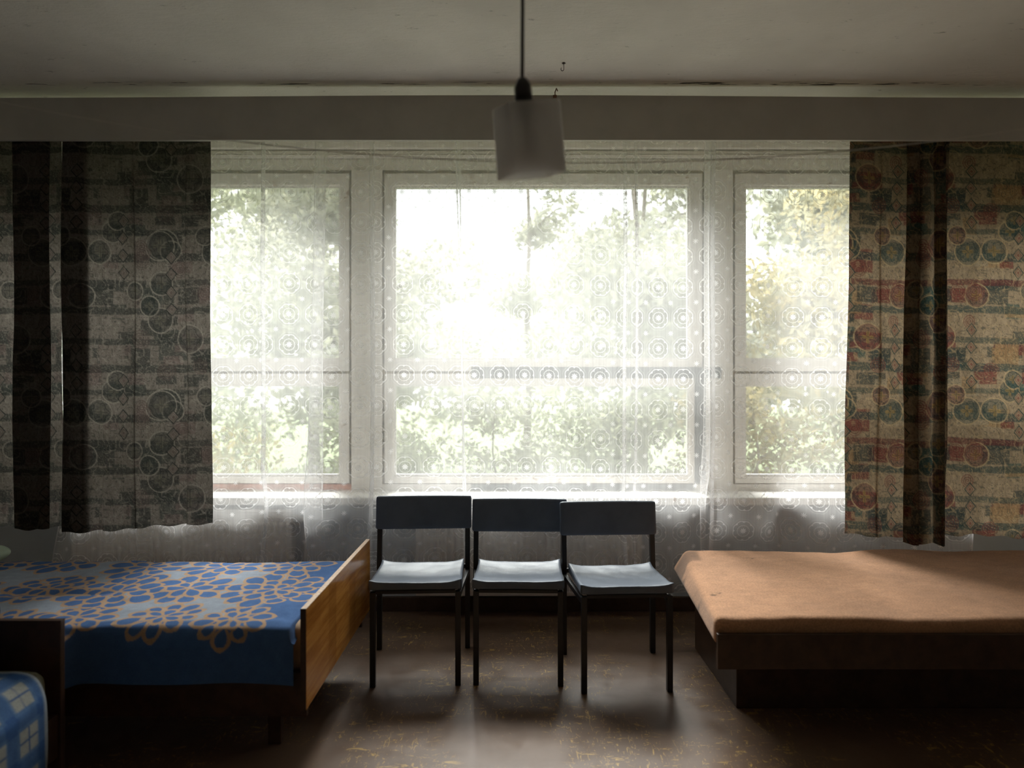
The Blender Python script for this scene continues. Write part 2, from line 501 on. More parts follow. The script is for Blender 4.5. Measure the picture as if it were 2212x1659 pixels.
# ------------------------------------------------------------------ the room
XL, XR, YB, YW, ZC = -3.5, 3.7, -1.6, 3.85, 2.95
WY = 3.95                                           # face of the window frames
def struct(mb, name, mat, bevel=0.0, label=None, parent=None):
    o = mb.build(name, mat, parent, bevel)
    if parent is None: tag(o, label, kind='structure')
    return o
struct(MB().box(XL - .2, XR + .2, YB - .2, 4.12, -0.15, 0.0), 'floor', 'floor', label='brown painted floor scratched down to yellow')
struct(MB().box(XL - .2, XR + .2, YB - .2, 4.12, ZC, ZC + .2), 'ceiling', 'ceiling', label='pitted grey whitewashed ceiling')
struct(MB().box(XL - .2, XL, YB, 4.12, 0, ZC), 'wall_left', 'wall_pale', label='plain side wall at the left')
struct(MB().box(XR, XR + .2, YB, 4.12, 0, ZC), 'wall_right', 'wall_pale', label='plain side wall at the right')
struct(MB().box(XL, XR, YB - .2, YB, 0, ZC), 'wall_rear', 'wall_pale', label='plain wall behind the viewer')
SILL = 0.716
struct(MB().box(XL, XR, YW, 4.12, 0, SILL - .045), 'wall_front', 'wall_paint', label='pale blue grey wall below the window sill')
struct(MB().box(XL, XR, YW - .018, YW, 0, .088), 'baseboard_front', 'baseboard_paint', 0.004, 'dark brown baseboard under the window wall')
tagged = struct(MB().box(XL, XR, 3.69, WY + .01, SILL - .045, SILL), 'window_sill', 'sill_paint', 0.006, 'long white painted window sill with worn paint')
# head above the windows: stacked boards
zt = PZ(367, WY)
hd = empty('trim_1'); tag(hd, 'stepped white boards above the windows', kind='structure')
MB().box(XL, XR, WY + .012, 4.12, zt + .0, zt + .073).build('head_board', 'white_paint', hd, 0.004)
MB().box(XL, XR, WY - .004, 4.12, zt + .076, zt + .119).build('head_board', 'white_paint', hd, 0.004)
MB().box(XL, XR, WY - .03, 4.12, zt + .126, ZC).build('head_board', 'white_paint', hd, 0.004)
MB().box(XL, XR, WY + .03, WY + .04, zt + .066, zt + .13).build('joint_backing', 'grime', hd)
MB().box(XL, XR, WY - .012, WY - .003, zt + .086, zt + .09).build('bead', 'white_paint', hd)
MB().box(XL, XR, WY - .012, WY - .003, zt + .098, zt + .104).build('bead', 'white_paint', hd)

# pillars between the windows
zb = SILL
for i, (a, b) in enumerate(((-1.004, -0.812), (1.203, 1.381), (-3.5, -3.018), (3.396, 3.7))):
    struct(MB().box(a, b, WY - .004, 4.12, zb, zt), 'trim_%d' % (i + 2), 'white_paint', 0.003,
           ('white painted pillar left of the wide middle window', 'white painted pillar right of the wide middle window',
            'white painted pillar at the left end of the windows', 'white painted pillar at the right end of the windows')[i])

Z_GT, Z_GB = PZ(400, WY), PZ(778, WY)          # upper glass
Z_SB, Z_LT = PZ(802, WY), PZ(807, WY)          # rails between upper and lower sash
Z_G2, Z_G3 = PZ(830, WY), PZ(1030, WY)
Z_S3 = PZ(1044, WY)
def window(idx, xa, xb, gl, gr, label, bottom_mat):
    """xa..xb opening, gl..gr glass"""
    w = empty('window_%d' % idx); tag(w, label, kind='structure')
    f = MB()
    f.box(xa, xa + .03, WY + .045, 4.10, zb, zt).box(xb - .03, xb, WY + .045, 4.10, zb, zt)
    f.box(xa + .03, xb - .03, WY + .045, 4.10, zt - .05, zt).box(xa + .03, xb - .03, WY + .045, 4.10, zb, zb + .05)
    f.box(xa + .03, xb - .03, WY + .045, 4.10, Z_SB - .03, Z_LT + .03)
    f.build('window_frame', 'grime', w)
    MB().box(xa, xb, WY + .006, WY + .045, zb, Z_S3 - .006).build('bottom_board', bottom_mat, w, 0.002)
    s0, s1 = xa + .014, xb - .014
    g_ = MB().box(xa, s0 - .001, WY + .010, WY + .044, zb, zt).box(s1 + .001, xb, WY + .010, WY + .044, zb, zt)
    g_.box(s0, s1, WY + .010, WY + .044, zt - .021, zt - .001).box(s0, s1, WY + .008, WY + .044, Z_LT + .001, Z_SB - .001)
    tag(g_.build('rebate', 'grime', w), kind='stuff')
    for nm, z0, z1, g0, g1 in (('upper_sash', Z_SB, zt - .022, Z_GB, Z_GT), ('lower_sash', Z_S3, Z_LT, Z_G3, Z_G2)):
        y0, y1 = WY - .002, WY + .042
        s = MB().box(s0, gl, y0, y1, z0, z1).box(gr, s1, y0, y1, z0, z1).box(gl, gr, y0, y1, z0, g0).box(gl, gr, y0, y1, g1, z1)
        so = s.build(nm, 'worn_paint', w, 0.003)
        b = MB()
        b.box(gl, gl + .012, y0 + .014, y1, g0, g1).box(gr - .012, gr, y0 + .014, y1, g0, g1)
        b.box(gl + .012, gr - .012, y0 + .014, y1, g0, g0 + .014).box(gl + .012, gr - .012, y0 + .014, y1, g1 - .014, g1)
        b.build('glazing_bead', 'sill_paint', so)
        MB().box(gl + .012, gr - .012, WY + .024, WY + .028, g0 + .014, g1 - .014).build('pane', 'glass', so)
    return w
window(1, -3.018, -1.004, -2.95, -1.0735, 'tall white two part window behind the dark left curtain', 'bare_wood')
window(2, -0.812, 1.203, -0.741, 1.111, 'wide white two part window in the middle behind the chairs', 'white_paint')
window(3, 1.381, 3.396, 1.4555, 3.32, 'tall white two part window beside the patterned right curtain', 'white_paint')

# strips of grey tape on the middle window
def tape(x0, x1, z0, z1, label):
    o = MB().box(x0, x1, WY - .0062, WY - .0045, z0, z1).build('adhesive_tape', 'grey_tape')
    tag(o, label, 'tape', 'grey sealing tape on the middle window')
tape(PX(1018, WY), PX(1558, WY), PZ(817, WY), PZ(793, WY), 'long grey tape strip across the middle rail of the wide window')
tape(PX(1500, WY), PX(1524, WY), PZ(1044, WY), PZ(818.5, WY), 'upright grey tape strip down the right side of the lower pane')
tape(PX(1018, WY), PX(1499, WY), PZ(1064, WY), PZ(1046, WY), 'grey tape strip along the bottom of the wide window')

# pelmet board with rods behind it
pel = empty('curtain_pelmet', (0, 3.34, 2.666)); tag(pel, 'long grey pelmet board hung below the ceiling above the curtains', 'pelmet')
n = 60
xs = np.linspace(XL + .002, XR - .002, n)
top = 2.903 + 0.007 * np.cos(xs * 1.1)
V = []; Fq = []
for x, t in zip(xs, top):
    V += [(x, -.01, 0), (x, .01, 0), (x, .01, t - 2.666 - .008), (x, -.01, t - 2.666 - .008)]
me_b = MB(); me_b.v = V
for i in range(n - 1):
    for a, b in ((0, 1), (1, 2), (2, 3), (3, 0)):
        me_b.f.append((i * 4 + a, i * 4 + b, i * 4 + 4 + b, i * 4 + 4 + a))
me_b.f += [(0, 3, 2, 1), tuple(4 * (n - 1) + k for k in (0, 1, 2, 3))]
me_b.build('board', 'pelmet_paint', pel)
for y, label in ((3.485, 'front curtain rod behind the pelmet'), (3.585, 'rear curtain rod behind the pelmet')):
    o = MB().tube([(XL + .004, y, 2.825), (XR - .004, y, 2.825)], .008, 8).build('curtain_rod', 'iron', None, smooth=True)
    tag(o, label, 'rod')

# hook and bent nail
hk = []
hx, hy = PX(1218, 3.09), 3.09
for t in np.linspace(0, 1, 12):
    a = t * 1.25 * PI
    hk.append((hx - .007 + .007 * math.cos(a), hy, ZC - .03 - .009 * math.sin(a)))
o = MB().tube([(hx, hy, ZC), (hx, hy, ZC - .012), (hx, hy, ZC - .028)] + hk, .0018, 6).lathe([(.009, -.002), (.006, 0.0)], (hx, hy, ZC - .0005), 10)
tag(o.build('ceiling_hook', 'iron', None, smooth=True), 'small iron hook in the ceiling right of the lamp cord', 'hook')
nx = PX(1199, 3.34)
o = MB().tube([(nx, 3.346, 2.895), (nx, 3.344, 2.925), (nx + .006, 3.322, 2.934), (nx + .012, 3.318, 2.918)], .003, 6)
o.box(nx - .012, nx + .008, 3.322, 3.3285, 2.885, 2.9)
tag(o.build('bent_nail', 'rust'), 'rusty bent nail and clip on top of the pelmet board', 'nail')

# clothes line across the room
pts = [(x, 1.7, 1.975 + .066 * (x - .2) ** 2) for x in np.linspace(XL, XR, 60)]
tag(MB().tube(pts, .0014, 6).build('clothes_line', 'string', None, smooth=True), 'thin pale string sagging across the room below the ceiling', 'string')

# ------------------------------------------------------------------ net curtains
LY = 3.582
def lace(x_pts, seed, label, drift=(0, 0), zb=.20, sel=(True, True), uoff=0.0):
    """x_pts: (pixel column, depth offset) pairs"""
    P = [(PX(px, LY), LY + dy) for px, dy in x_pts]
    C, s = cr_path(P, .006)
    zs = np.concatenate([np.linspace(2.825, 0.9, 40), np.linspace(0.87, zb, 34)])
    T = np.linspace(0, 1, len(zs))
    S, Z = np.meshgrid(s, zs)
    fr = (2.825 - Z) / 2.625
    amp = 0.8 + 0.4 * fr
    lf = S / s[-1]
    X = C[None, :, 0] + (drift[0] * (1 - lf) + drift[1] * lf) * fr + 0.006 * np.sin(Z * 2.3 + S * 5 + seed)
    Yb = LY + (C[None, :, 1] - LY) * amp
    flut = (vnoise(S, Z * 0.25, 7.0, seed) - .5) * 0.022 * (0.5 + fr) + (vnoise(S, Z * 0.12, 17.0, seed + 5) - .5) * 0.010
    # below the sill the net swings in and out between its folds
    flut += (vnoise(S, Z * 0.6, 5.0, seed + 9) - .5) * 0.11 * ss(1.1 - Z, 0, 0.35)
    Y = np.minimum(Yb + flut, 3.682)
    V = np.stack([X, Y, Z], -1)
    sv = np.zeros_like(S)
    if sel[0]: sv = np.maximum(sv, (S < .011))
    if sel[1]: sv = np.maximum(sv, (S > s[-1] - .011))
    sv = np.maximum(sv, (Z < zb + .012))
    uv = np.stack([S + uoff + 7.5, Z + 0.06 + 0.012 * np.sin(S * 3 + seed)], -1)
    o = np_mesh('lace_curtain', V.reshape(-1, 3), grid_quads(*S.shape), 'lace', uv=uv, fattr={'selvedge': sv})
    tag(o, label, 'net curtain', 'white flowered net curtains')
    return o
def pleat(px, w=10, d=.022):      # a narrow fold lying back on itself
    return [(px - w * .5, .0), (px + w * .5, -d * .6), (px - w * .3, -d), (px + w * .6, -d * .2)]
lace([(112, .01), (180, -.01), (230, .02), (300, .015)], 1, 'white flowered net curtain at the far left under the dark curtain', uoff=.05)
lace([(288, .0), (340, .02), (420, .0), (500, .02)] + pleat(572) + [(610, .01), (640, .02), (702, .02)], 2,
     'white flowered net curtain in front of the left window and radiator', drift=(0, -.02), uoff=.02)
lace([(682, -.015), (690, -.02), (740, .005)] + pleat(805, 14, .02) + [(850, .01), (920, .02), (992, .0)], 3,
     'white flowered net curtain between the left window and the middle window', drift=(-.055, .05), uoff=.11)
lace([(984, -.02), (996, -.012), (1060, .015), (1130, .0), (1180, .02), (1260, .0), (1320, .02)] + pleat(1345, 12) + pleat(1372, 10, .015) + [(1420, .01), (1480, .02), (1536, .005)], 4,
     'wide white flowered net curtain across the middle window', drift=(.055, -.02), uoff=.0)
lace([(1522, -.018)] + pleat(1540, 16, .02) + [(1590, .01), (1650, .0), (1700, .024), (1780, -.005), (1850, .02), (1950, .0), (2090, .015)], 5,
     'white flowered net curtain in front of the right window', drift=(-.03, 0), uoff=.07)

# ------------------------------------------------------------------ printed drapes
def drape_print(S, T, pal, seed, mute=0.0):
    """old patchwork print: patches, bands, rings, diamonds, scrolls"""
    g = np.random.default_rng(seed)
    base = np.array(pal['base']); C = np.ones(S.shape + (3,)) * base
    def lay(mask, col, a=1.0):
        nonlocal C
        k = (np.clip(mask, 0, 1) * a)[..., None]
        C = C * (1 - k) + np.array(col) * k
    w1 = (fbm(S, T, 7, seed) - .5) * .014; w2 = (fbm(S, T, 7, seed + 3) - .5) * .014
    s = S + w1; t = T + w2
    # repeating patchwork of uneven rectangles; the print repeats every RW x RH
    RW, RH = 0.82, 0.88
    u = np.mod(s, RW); v = np.mod(t, RH)
    rects = []
    for k in range(46):
        cx, cyy = g.random() * RW, g.random() * RH
        ww, hh = g.uniform(.08, .22), g.uniform(.05, .14)
        rects.append((cx, cyy, ww, hh, g.integers(0, 5)))
    for cx, cyy, ww, hh, ci in rects:
        du = np.abs(np.mod(u - cx + RW / 2, RW) - RW / 2); dv = np.abs(np.mod(v - cyy + RH / 2, RH) - RH / 2)
        lay(ss(ww / 2 - du, 0, .006) * ss(hh / 2 - dv, 0, .006), pal['patch'][ci], .75)
    # horizontal bands
    for b, h, ci in ((.04, .045, 0), (.19, .04, 1), (.33, .05, 0), (.47, .035, 2), (.60, .05, 0), (.75, .04, 2)):
        lay(ss(h / 2 - np.abs(v - b), 0, .006), pal['band'][ci], .72)
    # scrollwork lines from noise contours
    for q, (sc, col, a) in enumerate(((14, pal['line'], .55), (22, pal['dark'], .55), (34, pal['line'], .35))):
        f = fbm(u, v, sc, seed + 20 + q, 2)
        lay(ss(.09 - np.abs(np.mod(f * 6, 1) - .5), 0, .05), col, a)
    # rings with inner crosses and petals
    for k in range(14):
        cx, cyy = g.random() * RW, g.random() * RH; R0 = g.uniform(.05, .085)
        du = np.mod(u - cx + RW / 2, RW) - RW / 2; dv = np.mod(v - cyy + RH / 2, RH) - RH / 2
        r = np.hypot(du, dv); th = np.arctan2(dv, du)
        lay(ss(R0 - r, 0, .004), pal['band'][k % 3], .45)
        lay(ss(.0042 - np.abs(r - R0), 0, .002), pal['line'], .85)
        lay(ss(.003 - np.abs(r - R0 * .72 - .006 * np.cos(6 * th)), 0, .002), pal['dark'], .7)
        lay(ss(R0 * .5 * np.abs(np.cos(2 * th)) - r, 0, .004), pal['gold'], .65)
        lay(ss(.003 - np.minimum(np.abs(du), np.abs(dv)), 0, .002) * (r < R0 * .68), pal['dark'], .6)
    # spirals
    for k in range(11):
        cx, cyy = g.random() * RW, g.random() * RH; R0 = g.uniform(.035, .055)
        du = np.mod(u - cx + RW / 2, RW) - RW / 2; dv = np.mod(v - cyy + RH / 2, RH) - RH / 2
        r = np.hypot(du, dv); th = np.arctan2(dv, du)
        lay(ss(.32 - np.abs(np.mod(r / .012 - th / (2 * PI), 1) - .5), 0, .2) * (r < R0), pal['red'], .65)
    # columns of diamonds
    for cx, c0 in ((.10, .05), (.38, .52), (.64, .25)):
        for k in range(4):
            cyy = k * .095 + c0
            du = np.mod(u - cx + RW / 2, RW) - RW / 2; dv = np.mod(v - cyy + RH / 2, RH) - RH / 2
            r = np.abs(du) * 1.15 + np.abs(dv)
            lay(ss(.042 - r, 0, .004), pal['base'], .9)
            lay(ss(.0055 - np.abs(r - .036), 0, .003), pal['dark'], .9)
            lay(ss(.004 - np.abs(r - .022), 0, .003), pal['red'], .8)
            lay(ss(.012 - r, 0, .003), pal['red'], .7)
    C = C * (0.78 + 0.44 * fbm(S, T, 60, seed + 40, 3))[..., None]
    C = C * (0.85 + 0.3 * fbm(S * 6, T, 30, seed + 44, 2))[..., None]
    return np.clip(C, 0.005, 1)
PAL_R = dict(base=(0.214, 0.159, 0.103), dark=(0.016, 0.034, 0.031), red=(0.126, 0.029, 0.025), gold=(0.244, 0.156, 0.052), line=(0.296, 0.214, 0.119),
             patch=[(0.126, 0.034, 0.029), (0.040, 0.074, 0.063), (0.244, 0.193, 0.129), (0.037, 0.045, 0.040), (0.214, 0.133, 0.066)],
             band=[(0.031, 0.053, 0.048), (0.103, 0.031, 0.028), (0.056, 0.066, 0.052)])
PAL_L = dict(base=(.135, .118, .10), dark=(.020, .023, .021), red=(.085, .058, .052), gold=(.115, .105, .08), line=(.20, .18, .15),  # same print as PAL_R, its reverse face and dimmer light put into colour
             patch=[(.12, .092, .082), (.048, .052, .045), (.17, .15, .127), (.036, .038, .034), (.14, .12, .102)],
             band=[(.032, .036, .032), (.048, .047, .042), (.040, .043, .038)])
DY = 3.455
def drape(x_pts, pal, seed, label, hem, top=2.815, drift=(0, 0), group=None, soff=0.0):
    P = [(PX(px, DY), DY + dy) for px, dy in x_pts]
    C, s = cr_path(P, .0042)
    nz = 500
    S, Tt = np.meshgrid(s, np.linspace(0, 1, nz))
    hz = np.interp(s, np.linspace(0, s[-1], len(hem)), [PZ(h, DY) for h in hem])
    hz = hz + .006 * np.sin(s * 38 + seed)
    Z = top + (hz[None, :] - top) * Tt
    amp = 0.75 + 0.4 * Tt
    X = C[None, :, 0] + (drift[0] * (1 - S / s[-1]) + drift[1] * S / s[-1]) * Tt + .004 * np.sin(Z * 4 + S * 9)
    Y = DY + (C[None, :, 1] - DY) * amp + (vnoise(S, Z * .3, 9, seed) - .5) * .012 * (0.4 + Tt) + (vnoise(S, Z, 6, seed + 2) - .5) * .004
    col = drape_print(S + soff, Z + .02 * np.sin(S * 2.2), pal, 11)
    o = np_mesh('printed_curtain', np.stack([X, Y, Z], -1).reshape(-1, 3), grid_quads(*S.shape), 'drape_cloth', col=col)
    tag(o, label, 'curtain', group)
drape([(-150, .04), (-70, .02), (-10, .045), (24, .045), (66, .05), (70, .032), (32, .026), (28, .008), (70, -.004), (98, -.002), (102, .012), (60, .016), (58, .036), (90, .042), (118, .036), (127, .03)],
      PAL_L, 31, 'dark grey printed curtain bunched at the far left edge', [1142, 1143, 1146, 1143, 1143], group='dark printed curtains on the left', soff=.3)
drape([(130, .045), (176, .05), (180, .034), (136, .028), (133, .006), (168, -.002), (177, .012), (190, .03), (213, .028), (217, .018), (245, .03), (282, .02), (287, .034), (335, .024), (392, .035), (398, .022), (425, .028), (450.5, .02)],
      PAL_L, 33, 'dark grey printed curtain hanging beside the left net curtain', [1148, 1150, 1151, 1150, 1146, 1139, 1137, 1134], drift=(0, .009), group='dark printed curtains on the left')
drape([(1844, .04), (1870, .028), (1908, .04), (1914, .022), (1932, .03), (1952, .046), (1998, .044), (2002, .03), (1966, .024), (1963, .006), (1974, -.012), (1986, -.008), (1991, .008), (1997, -.006), (2006, -.016), (2016, -.006), (2020, .008), (2026, -.006), (2036, -.014), (2045, -.002), (2044, .012), (2020, .020), (2046, .028), (2057, .034)],
      PAL_R, 37, 'red and green printed curtain with a thick dark pleat beside the right window', [1155, 1160, 1164, 1163, 1168, 1172, 1177, 1172, 1177, 1173, 1170], drift=(-.03, -.01), group='red and green printed curtains on the right', soff=.1)
drape([(2048, .05), (2085, .04), (2130, .05), (2180, .035), (2240, .05), (2300, .03), (2390, .045)],
      PAL_R, 39, 'red and green printed curtain spread flat at the far right edge', [1162, 1160, 1167, 1163, 1165], group='red and green printed curtains on the right', soff=.22)

# ------------------------------------------------------------------ radiators
RZ0, RZ1, RY0 = .128, .640, 3.715
rib_me = None
def radiator(x0, x1, label):
    global rib_me
    r = empty('radiator', (x0, RY0, RZ0)); tag(r, label, 'radiator', 'panel radiators under the sill')
    L = x1 - x0; H = RZ1 - RZ0
    MB().box(0, L, .012, .026, 0, H - .02).build('front_panel', 'radiator_paint', r, .004)
    MB().box(0, L, .07, .084, 0, H - .02).build('rear_panel', 'radiator_paint', r, .004)
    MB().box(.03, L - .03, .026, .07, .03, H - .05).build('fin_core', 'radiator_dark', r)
    if rib_me is None:
        m_ = MB()
        z0, z1 = .045, H - .075
        m_.v = [(-.012, 0.012, z0), (-.006, 0.0, z0 + .012), (.006, 0, z0 + .012), (.012, .012, z0),
                (-.012, .012, z1), (-.006, 0, z1 - .012), (.006, 0, z1 - .012), (.012, .012, z1)]
        m_.f = [(0, 1, 5, 4), (1, 2, 6, 5), (2, 3, 7, 6), (0, 3, 2, 1), (4, 5, 6, 7), (0, 4, 7, 3)]
        rib_me = m_.mesh('rib', 'radiator_paint')
    k = int(L / .038)
    for i in range(k):
        link_mesh('rib', rib_me, r, ((i + .5) * L / k, 0, 0))
    g = MB(); nb = int(L / .018)
    g.box(0, L, .012, .016, H - .018, H).box(0, L, .08, .084, H - .018, H)
    for i in range(nb + 1):
        x = i * (L - .006) / nb
        g.box(x, x + .006, .016, .08, H - .008, H)
    tag(g.build('top_grille', 'radiator_paint', r), kind='stuff')
    for x in (.2, L - .2):
        MB().box(x - .015, x + .015, .084, YW - RY0 - .0005, H * .3, H * .7).build('bracket', 'radiator_paint', r)
    MB().tube([(L, .045, H - .06), (L + .055, .045, H - .06), (L + .07, .045, H - .08), (L + .07, .045, -RZ0 + .002)], .010, 10).build('supply_pipe', 'radiator_paint', r, smooth=True)
    v = MB().lathe([(.012, -.02), (.02, -.015), (.022, .01), (.016, .03), (.006, .034)], (0, 0, 0), 14).xform(Matrix.Translation((L + .035, .02, H - .06)) @ Matrix.Rotation(PI / 2, 4, 'X'))
    vo = v.build('valve', 'iron', r, smooth=True)
    ring = [(L + .035 + .026 * math.cos(t), .0, H - .06 + .026 * math.sin(t)) for t in np.linspace(0, 2 * PI, 20)]
    MB().tube(ring, .005, 6).build('valve_ring', 'brass', vo, smooth=True)
    return r
radiator(PX(150, RY0), PX(628, RY0), 'ribbed panel radiator behind the net curtain at the left bed')
radiator(PX(897, RY0), PX(1388, RY0), 'ribbed panel radiator behind the net curtain and the chairs')

# ------------------------------------------------------------------ chairs
def make_chair(loc, rz, label, hs=1.0):
    c = empty('chair', loc, rz); tag(c, label, 'chair', 'row of dark blue chairs under the window')
    t = .0128
    for sx in (-1, 1):
        x = sx * .1935
        MB().box(x - t, x + t, -.205 - t, -.205 + t, 0, .432).build('front_leg', 'chair_enamel', c, .002)
        x = sx * .2285
        l = MB()
        prof = [(0, .205), (.44, .205), (.62, .222), (.765 * hs, .242)]
        i0 = 0
        for z, y in prof: l.v += [(x - t, y - t, z), (x + t, y - t, z), (x + t, y + t, z), (x - t, y + t, z)]
        for k in range(3):
            for j in range(4): l.f.append((k * 4 + j, k * 4 + (j + 1) % 4, k * 4 + 4 + (j + 1) % 4, k * 4 + 4 + j))
        l.f += [(3, 2, 1, 0), (12, 13, 14, 15)]
        l.build('back_leg', 'chair_enamel', c, .002)
        a = Vector((sx * .1935, -.205 + t, 0)); b = Vector((sx * .2285, .205 - t, 0))
        s = MB()
        for z0, z1 in ((.392, .416),):
            for q in (a, b):
                pass
            s.v = [(a.x - .009, a.y, z0), (a.x + .009, a.y, z0), (b.x + .009, b.y, z0), (b.x - .009, b.y, z0),
                   (a.x - .009, a.y, z1), (a.x + .009, a.y, z1), (b.x + .009, b.y, z1), (b.x - .009, b.y, z1)]
            s.f = [(3, 2, 1, 0), (4, 5, 6, 7), (0, 1, 5, 4), (1, 2, 6, 5), (2, 3, 7, 6), (3, 0, 4, 7)]
        s.build('side_rail', 'chair_enamel', c)
    MB().box(-.1935 + t, .1935 - t, -.205 - .009, -.205 + .009, .424, .438).build('front_rail', 'chair_enamel', c)
    MB().box(-.2285 + t, .2285 - t, .205 - .009, .205 + .009, .418, .438).build('back_rail', 'chair_enamel', c)
    # seat: sagging pad with raised sides and pinched corners
    V, Q = rounded_box(.212, .202, .0165, .007, 30, 28, 5)
    nx_, ny_ = V[:, 0] / .212, V[:, 1] / .202
    pin = (np.abs(nx_) ** 6) * (np.abs(ny_) ** 6)
    topm = ss(V[:, 2], -.006, .012)
    V[:, 0] *= 1.0 + .025 * (ny_ < 0) * 0 - .012 * (1 - ny_ ** 2)
    V[:, 1] += -.006 * np.sign(V[:, 1]) * (1 - nx_ ** 2)
    V[:, 2] += (.006 * np.abs(nx_) ** 4 + .004 * (np.abs(ny_) ** 6) - .006 * (1 - ny_ ** 2) * (1 - nx_ ** 2) + .007 * pin) * topm + .004 * pin
    V[:, 2] += (fbm(V[:, 0], V[:, 1], 14, int(abs(loc[0]) * 100) + 3) - .5) * .008 * topm
    V += np.array([0, -.02, .4485]); V[:, 2] -= .008 * (V[:, 1] + .02) / .2
    np_mesh('seat', V, Q, 'leatherette', c)
    # backrest: padded board curved around the sitter
    V, Q = rounded_box(.249, .013, .084, .011, 30, 4, 14)
    V[:, 1] += .016 * (1 - (V[:, 0] / .249) ** 2)
    V[:, 2] += -.004 * (1 - (V[:, 0] / .249) ** 2) * (V[:, 2] < 0)
    V[:, 1] += (fbm(V[:, 0], V[:, 2], 16, int(abs(loc[0]) * 100) + 8) - .5) * .005
    zc = .700 * hs
    V[:, 1] += .235 - .016 + (V[:, 2]) * .13
    V[:, 2] += zc
    np_mesh('backrest', V, Q, 'leatherette', c)
    return c
make_chair((-.451, 3.095, 0), math.radians(2.8), 'dark blue chair nearest the blue flowered bed', 1.012)
make_chair((.034, 3.103, 0), math.radians(-1.5), 'dark blue chair in the middle of the row of three', .988)
make_chair((.505, 3.037, 0), math.radians(2.8), 'dark blue chair nearest the orange bed', .985)

# ------------------------------------------------------------------ bed with the flowered spread
bed = empty('bed', (-1.72, 2.68, 0)); tag(bed, 'wooden bed with a lacquered veneer footboard standing left of the chairs', 'bed')
def bpart(mb, name, mat, parent=None, bevel=0.0):
    par = parent or bed
    mb.xform(Matrix.Translation((-1.72, -2.68, 0)) if False else Matrix.Translation((1.72, -2.68, 0)))
    return mb.build(name, mat, par, bevel)
# footboard: thick board, raw light edge on top
FX0, FX1, FY0, FY1, FZ0, FZ1 = -.735, -.716, 2.20, 3.185, .245, .598
fb = bpart(MB().box(FX0, FX1, FY0, FY1, FZ0, FZ1 - .003), 'footboard', 'veneer')
bpart(MB().box(FX0, FX1, FY0, FY1, FZ1 - .003, FZ1), 'edge_strip', 'raw_board_edge', fb)
bpart(MB().box(FX0 - .001, FX1 - .001, FY0 - .003, FY0, FZ0, FZ1), 'end_strip', 'dark_wood', fb)
hb = bpart(MB().box(-2.76, -2.74, FY0, FY1, FZ0, .78), 'headboard', 'veneer')
bpart(MB().box(-2.74, FX0, 2.262, 2.284, .19, .345), 'side_rail', 'dark_wood')
bpart(MB().box(-2.74, FX0, 3.09, 3.112, .19, .345), 'side_rail', 'dark_wood')
bpart(MB().box(-2.74, FX0, 2.284, 3.09, .30, .325), 'slat_base', 'dark_wood')
for x in (-.935, -2.55):
    for y in (2.42, 2.95):
        bpart(MB().box(x, x + .05, y, y + .03, 0, .30), 'leg', 'dark_wood', None, .002)
V, Q = rounded_box(.985, .405, .088, .045, 60, 26, 6)
V += np.array([-1.728, 2.687, .413])
mo = np_mesh('mattress', V, Q, 'ticking'); tag(mo, 'brown ticking mattress under the blue flowered spread', 'mattress')

def petal_flower(U, W, C, cx, cyy, R0, seed, pal, layers=3, rot=0.0, squash=1.0):
    g = np.random.default_rng(seed)
    blue, tan = pal
    for L in range(layers):                                   # outer petals first, inner ones on top
        n = (12, 9, 6)[L] if layers == 3 else (10, 6)[L]
        r0 = (.50, .24, .02)[L] * R0 if layers == 3 else (.34, .02)[L] * R0
        r1 = (1.02, .72, .42)[L] * R0 if layers == 3 else (1.0, .58)[L] * R0
        for k in range(n):
            a = rot + 2 * PI * (k + .5 * L) / n + g.uniform(-.05, .05)
            rr1 = r1 * g.uniform(.88, 1.1); ln = rr1 - r0
            du = U - cx; dv = (W - cyy) / squash
            al = (du * math.cos(a) + dv * math.sin(a) - r0) / ln
            be = -du * math.sin(a) + dv * math.cos(a)
            wd = (1.05 * PI * (r0 + .62 * ln) / n)
            ok = (al > 0) & (al < 1)
            hw = wd * np.sin(PI * np.clip(al, 0, 1) ** 1.15) ** .75
            d = np.where(ok, np.minimum(hw - np.abs(be), (1 - al) * ln * .8), -1)
            th = .010 + .007 * np.clip(al, 0, 1)
            m1 = ss(d, 0, .0025)[..., None]; m2 = ss(d - th, 0, .0025)[..., None]
            C[:] = C * (1 - m1) + np.array(tan) * m1
            C[:] = C * (1 - m2) + np.array(blue) * m2
# spread: across-bed profile (far hang, top, near hang) swept along the bed
SZ = .517
prof = [(3.118, .40), (3.116, .47), (3.105, .505), (3.075, SZ), (2.30, SZ), (2.262, SZ - .008), (2.243, SZ - .03), (2.236, SZ - .06), (2.236, .306)]
pc, ps = [], []
pp = np.array(prof); sl = np.concatenate([[0], np.cumsum(np.linalg.norm(np.diff(pp, axis=0), axis=1))])
q = np.linspace(0, sl[-1], 330)
PY = np.interp(q, sl, pp[:, 0]); PZv = np.interp(q, sl, pp[:, 1])
ker = np.ones(7) / 7
PYs = np.convolve(np.pad(PY, 3, mode='edge'), ker, 'valid'); PZs = np.convolve(np.pad(PZv, 3, mode='edge'), ker, 'valid')
xs = np.linspace(-2.725, -.775, 520)
Xg, Qg = np.meshgrid(xs, q)
Yg = np.repeat(PYs[:, None], len(xs), 1); Zg = np.repeat(PZs[:, None], len(xs), 1)
ontop = ss(Zg, .45, SZ - .004)
Zg = Zg + ontop * ((fbm(Xg, Yg, 3.2, 51) - .5) * .022 + (fbm(Xg, Yg, 11, 55) - .5) * .006)
